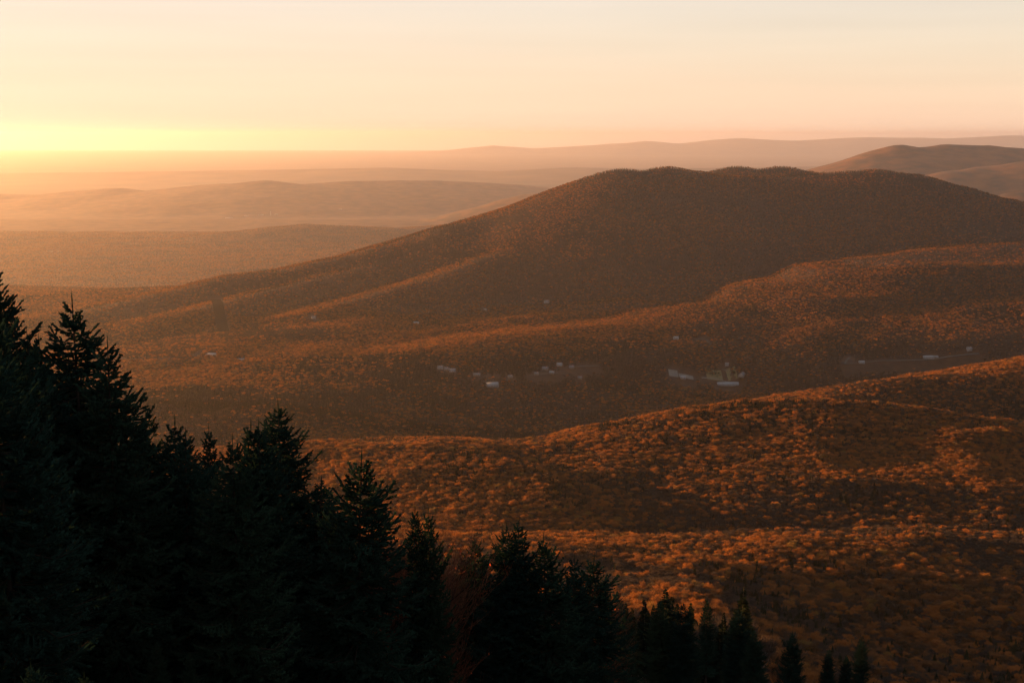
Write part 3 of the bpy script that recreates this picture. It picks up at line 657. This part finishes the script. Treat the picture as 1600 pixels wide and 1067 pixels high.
# the trees of the near slope that stand largest in view, one by one
def tree(name, label, cat, group, me_t, me_c, loc, rz, s, tilt=(0, 0)):
    e = bpy.data.objects.new(name, None); COL.objects.link(e); e.empty_display_size = 0.5
    e.location = loc; e.rotation_euler = (tilt[0], tilt[1], rz); e.scale = s if not np.isscalar(s) else (s, s, s)
    tag(e, label, cat, group); link('trunk', me_t, e); link('crown', me_c, e); return e
IND = {}
for i in range(5): IND['d%d' % i] = two_parts('autumn_tree', deciduous(200 + i, 13.5 + i * .7, 4.2 + .3 * (i % 3), 2600, 1.5, 0.10, None, None, 6, 10), M['bark'], M['rust'])
for i in range(3): IND['b%d' % i] = two_parts('bare_tree', deciduous(220 + i, 13.5 + i, 3.8, 1500, 1.6, 0.08, None, None, 6, 11), M['pale_bark'], M['brown'])
IND['g0'] = two_parts('gold_tree', deciduous(230, 12, 4.0, 1900, 1.1, .19, None, None, 6, 10), M['bark'], M['gold'])
for i in range(4): IND['c%d' % i] = two_parts('conifer', conifer(240 + i, 13 + 1.6 * i, 2.4 + .25 * i, 1100, 0.6, 6), M['bark'], M['pine'])
def zone(x, y, z):
    u, v = proj(x, y, z + 8)
    if v > 985 and u > 1350: return 'in the bottom right corner'
    if v > 915 and u > 1180: return 'in the dark gully at lower right'
    if u < 900: return 'close behind the spruce line at centre'
    if u < 1180: return 'on the slope just right of the russet shrubs'
    return 'on the lit shelf above the dark gully'
for (x, y, z, p) in NEAR_TREES:
    r = random.random; q_ = (.5 + .35 * r()) if (y < 330 and p < 8) else ((.42 + .4 * r()) if y < 340 else (.4 + .55 * r())) if p >= 8 else .75 + .3 * r(); sc = (q_ * (.8 + .35 * r()), q_ * (.8 + .35 * r()), q_ * (.75 + .4 * r())); lo = (x, y, z); a = r() * 6.28; zn = zone(x, y, z)
    if p >= 8: nm, lk, ct, ms = 'hillside_conifer', 'small dark conifer', 'conifer', IND['c%d' % random.randrange(4)]
    elif p == 7: nm, lk, ct, ms = 'golden_tree', 'golden leaved tree', 'tree', IND['g0']
    elif p >= 4: nm, lk, ct, ms = 'bare_tree', 'grey brown leafless tree', 'tree', IND['b%d' % random.randrange(3)]
    else: nm, lk, ct, ms = 'autumn_tree', 'rust leaved tree', 'tree', IND['d%d' % random.randrange(5)]
    tree(nm, lk + ' ' + zn, ct, lk + 's ' + zn, *ms, lo, a, sc)
# ------------------------------------------------------------------ foreground spruces and shrubs
SPR = []; random.seed(23); rng = np.random.default_rng(23)
for i, (h, sp, bare, gap, st) in enumerate(((12.5, 2.7, .08, .10, .62), (11.5, 2.5, .10, .14, .60), (10.0, 2.2, .06, .12, .66), (9.0, 1.9, .05, .10, .60),
                                            (11.0, 1.3, .30, .16, .42), (7.0, 1.9, .03, .08, .74))):
    SPR.append((h, two_parts('spruce', spruce(300 + i, h, sp, bare, gap, st), M['spruce_bark'], M['spruce'])))
def stand_at(u, v, h):
    """where a tree of height h must stand so that its top shows at (u, v)"""
    ys = np.arange(14, 420, 0.5); a, b = (u - CU) / FPX, (CV - v) / FPX
    t = ys / (CP + b * SP); xs = a * t; zs = ZC + (-SP + b * CP) * t
    d = zs - H(xs, ys); i = np.nonzero(d > h)[0]
    i = i[0] if len(i) else int(np.argmax(d))
    return xs[i], ys[i], zs[i] - d[i], d[i]
SPRUCE_COUNT = [0]
def place_spruce(u, v, h, kind, label, group=None, name='spruce_tree', wide=1.0):
    x, y, z, hh = stand_at(u, v, h); H0, (mt, mc) = SPR[kind]; k = hh / H0
    SPRUCE_COUNT[0] += 1
    return tree(name, label, 'spruce', group, mt, mc, (x, y, z), random.random() * 6.28, (k * wide, k * wide, k), (random.gauss(0, .012), random.gauss(0, .012)))
NAMED = [
 (6, 415, 12.5, 0, 'tallest dark spruce, cut by the left edge of the view', 1.0),
 (-45, 440, 12.0, 1, 'spruce mostly beyond the left edge, only its right boughs showing', 1.0),
 (118, 476, 11.5, 1, 'broad spruce with bushy top, second from the left edge', 1.1),
 (168, 548, 10.0, 3, 'ragged narrow spruce leaning out right of the bushy topped spruce', 1.0),
 (58, 540, 10.5, 2, 'dense spruce wedged between the two tallest spruces at the left edge', 1.1),
 (232, 650, 9.0, 2, 'pale tipped spruce just right of the big left spruce clump', 1.0),
 (262, 668, 8.5, 3, 'slight spruce close behind the pale tipped one', 1.0),
 (279, 686, 8.0, 3, 'short pointed spruce left of the thin bare stemmed spruce', 1.0),
 (322, 674, 9.5, 4, 'thin spruce with bare lower stem standing alone in the gap', 0.9),
 (365, 692, 8.0, 2, 'small spruce at the left foot of the twin tops', 1.0),
 (384, 672, 9.5, 3, 'left of the twin spruce tops beside the steeple shaped spruce', 0.9),
 (401, 670, 9.5, 2, 'right of the twin spruce tops beside the steeple shaped spruce', 1.0),
 (441, 636, 11.5, 0, 'steeple shaped spruce, tallest right of the gap, with long right boughs', 1.05),
 (492, 755, 9.0, 1, 'spruce with jutting boughs just right of the steeple shaped spruce', 1.2),
 (553, 722, 9.5, 5, 'blunt conical spruce standing above the bare reddish shrubs', 1.0),
 (655, 795, 9.0, 4, 'little spindly spruce tip poking above the reddish shrubs', 0.8),
 (671, 806, 8.8, 3, 'stubby spruce top beside the spindly tip', 0.7),
 (783, 826, 9.6, 1, 'left top of the dark spruce pair below the orange slope', 1.0),
 (803, 822, 9.8, 3, 'right top of the dark spruce pair below the orange slope', 1.0),
 (745, 850, 9.0, 2, 'shaggy low spruce left of the dark pair', 1.1),
 (855, 850, 9.2, 5, 'small spruce with layered open boughs right of the dark pair', 0.9),
 (893, 874, 9.2, 3, 'short spruce between the layered spruce and the rounded one', 0.9),
 (921, 878, 9.8, 5, 'rounded dark spruce rising behind the russet shrub', 1.1),
 (966, 930, 9.5, 2, 'spruce at the lower right flank of the rounded one', 1.0),
 (1035, 940, 10.0, 2, 'flat topped spruce at the middle of the lower treeline', 1.0),
 (1068, 942, 10.0, 1, 'spruce with a bushy crown just left of the slender grey one', 1.0),
 (1106, 936, 11.5, 4, 'slender spruce with pale bare stem on the lower treeline', 1.1),
 (1155, 955, 10.5, 3, 'pointed spruce right of the slender pale stemmed one', 1.1),
 (1180, 985, 8.0, 2, 'spruce lowest on the flank right of the pointed one', 1.0),
 (1240, 988, 8.5, 3, 'spruce by the small russet shrub at the bottom edge', 1.0),
 (1295, 1015, 8.5, 2, 'broad spruce at the bottom edge, third from the right', 1.0),
 (1322, 1025, 8.0, 3, 'narrow spruce at the bottom edge, second from the right', 1.0),
 (1345, 1000, 9.0, 3, 'spire topped spruce, rightmost of the dark foreground trees', 1.0),
]
for (u, v, h, k, lab, w) in NAMED: place_spruce(u, v, h, k, lab, None, 'spruce_tree', w * .9)
# the dark mass below the treeline, and the wood going on just outside the left edge
mass = 0
for row in range(9):
    for u in range(-60, 1420, 62):
        uu = u + random.uniform(-26, 26); vv = np.interp(uu, line_u, line_v) + 84 + row * 62 + random.uniform(-20, 20)
        if vv > (1062 if uu < 850 else 1120): continue
        if uu > 960 and random.random() < .15: continue
        if 530 < uu < 740 and vv < 975 or 835 < uu < 1000 and vv < 1015: continue
        place_spruce(uu, vv, random.uniform(8, 10.5), random.choice((0, 1, 2, 3, 5, 5)), 'spruce lost in the black shadowed mass below the treeline', 'spruces of the shadowed mass', 'spruce_tree', random.uniform(.72, .92)); mass += 1
for (x, y) in [(-22, 30), (-30, 45), (-27, 22), (-40, 60), (-52, 78), (-45, 40), (-70, 100), (-62, 58), (-88, 92), (-100, 130), (-84, 70), (-120, 118), (-140, 150), (-118, 88), (-165, 170), (-150, 120), (-195, 190), (-180, 150), (-225, 215), (-205, 170)]:
    k = random.randrange(4); H0, (mt, mc) = SPR[k]; s_ = random.uniform(.95, 1.2)
    tree('spruce_tree', 'spruce in the wood that continues past the left edge', 'spruce', 'spruces past the left edge', mt, mc, (x, y, hz(x, y)), random.random() * 6.28, s_)

BUSH = [bare_bush(400 + i, 8.0, 1.7, 8, 60) for i in range(3)]
BUSHM = [(mesh_np('bush_stems', b[0], b[1], [M['spruce_bark']]), mesh_np('bush_twigs', b[2], b[3], [M['twig']]), mesh_np('bush_leaves', b[4], b[5], [M['berry']])) for b in BUSH]
def bush(u, v, h, k, label, wide=1.0):
    x, y, z, hh = stand_at(u, v, h); e = bpy.data.objects.new('bare_shrub', None); COL.objects.link(e); s_ = hh / BUSH[k][6]
    e.location = (x, y, z); e.rotation_euler = (0, 0, random.random() * 6.28); e.scale = (s_ * wide, s_ * wide, s_); tag(e, label, 'shrub', 'bare shrubs among the foreground spruces')
    link('stems', BUSHM[k][0], e); link('twigs', BUSHM[k][1], e); link('leaves', BUSHM[k][2], e)
for (u, v, h, k, lab, w) in [
 (556, 786, 9.0, 0, 'bare reddish shrub right below the blunt conical spruce', 1.0), (598, 784, 9.5, 1, 'bare reddish shrub in the middle of the lit thicket', 1.0),
 (630, 778, 10.0, 2, 'bare shrub with orange lit top at the right of the thicket', 1.0), (578, 830, 8.5, 2, 'dim bare shrub low in the reddish thicket', 1.0),
 (632, 830, 9.0, 0, 'bare shrub below the spindly spruce tip', 1.0), (692, 856, 8.5, 1, 'shrub with a few scarlet leaves left of the shaggy spruce', .9),
 (522, 832, 8.5, 1, 'dim bare shrub under the jutting spruce boughs', .9), (860, 886, 9.0, 2, 'bare pale shrub below the layered spruce', .9), (900, 900, 9.5, 0, 'rounded russet shrub in front of the rounded dark spruce', 1.1),
 (930, 913, 9.0, 1, 'russet shrub at the right end of the lower thicket', 1.0), (612, 806, 8.8, 2, 'bare shrub between the middle of the thicket and the spindly tip', 1.0), (660, 826, 8.8, 1, 'bare shrub right under the stubby spruce top', 1.0), (880, 904, 9.0, 1, 'bare pale shrub left of the rounded russet one', 1.0), (1215, 1010, 8.5, 2, 'small russet shrub at the bottom edge left of the last spruces', 1.0)]: bush(u, v, h, k, lab, w)
print('spruces', SPRUCE_COUNT[0], 'mass', mass)


# ------------------------------------------------------------------ haze
def haze():
    x0, x1, y0, y1, z0, z1 = -105000, 105000, -105000, 105000, ZC - 1217, ZC + 175
    V = [(x, y, z) for z in (z0, z1) for y in (y0, y1) for x in (x0, x1)]
    F = np.array([(0, 2, 3, 1), (4, 5, 7, 6), (0, 1, 5, 4), (2, 6, 7, 3), (0, 4, 6, 2), (1, 3, 7, 5)])
    m, n, l = mat('haze_air'); v = n.new('ShaderNodeVolumePrincipled'); o = n.new('ShaderNodeOutputMaterial')
    v.inputs['Color'].default_value = HAZE_COL; v.inputs['Density'].default_value = HAZE_DENSITY; v.inputs['Anisotropy'].default_value = HAZE_G
    l.new(v.outputs[0], o.inputs['Volume'])
    tag(link('haze', mesh_np('haze', V, F, [m])), 'warm evening haze filling the air', 'haze', kind='stuff')
haze()
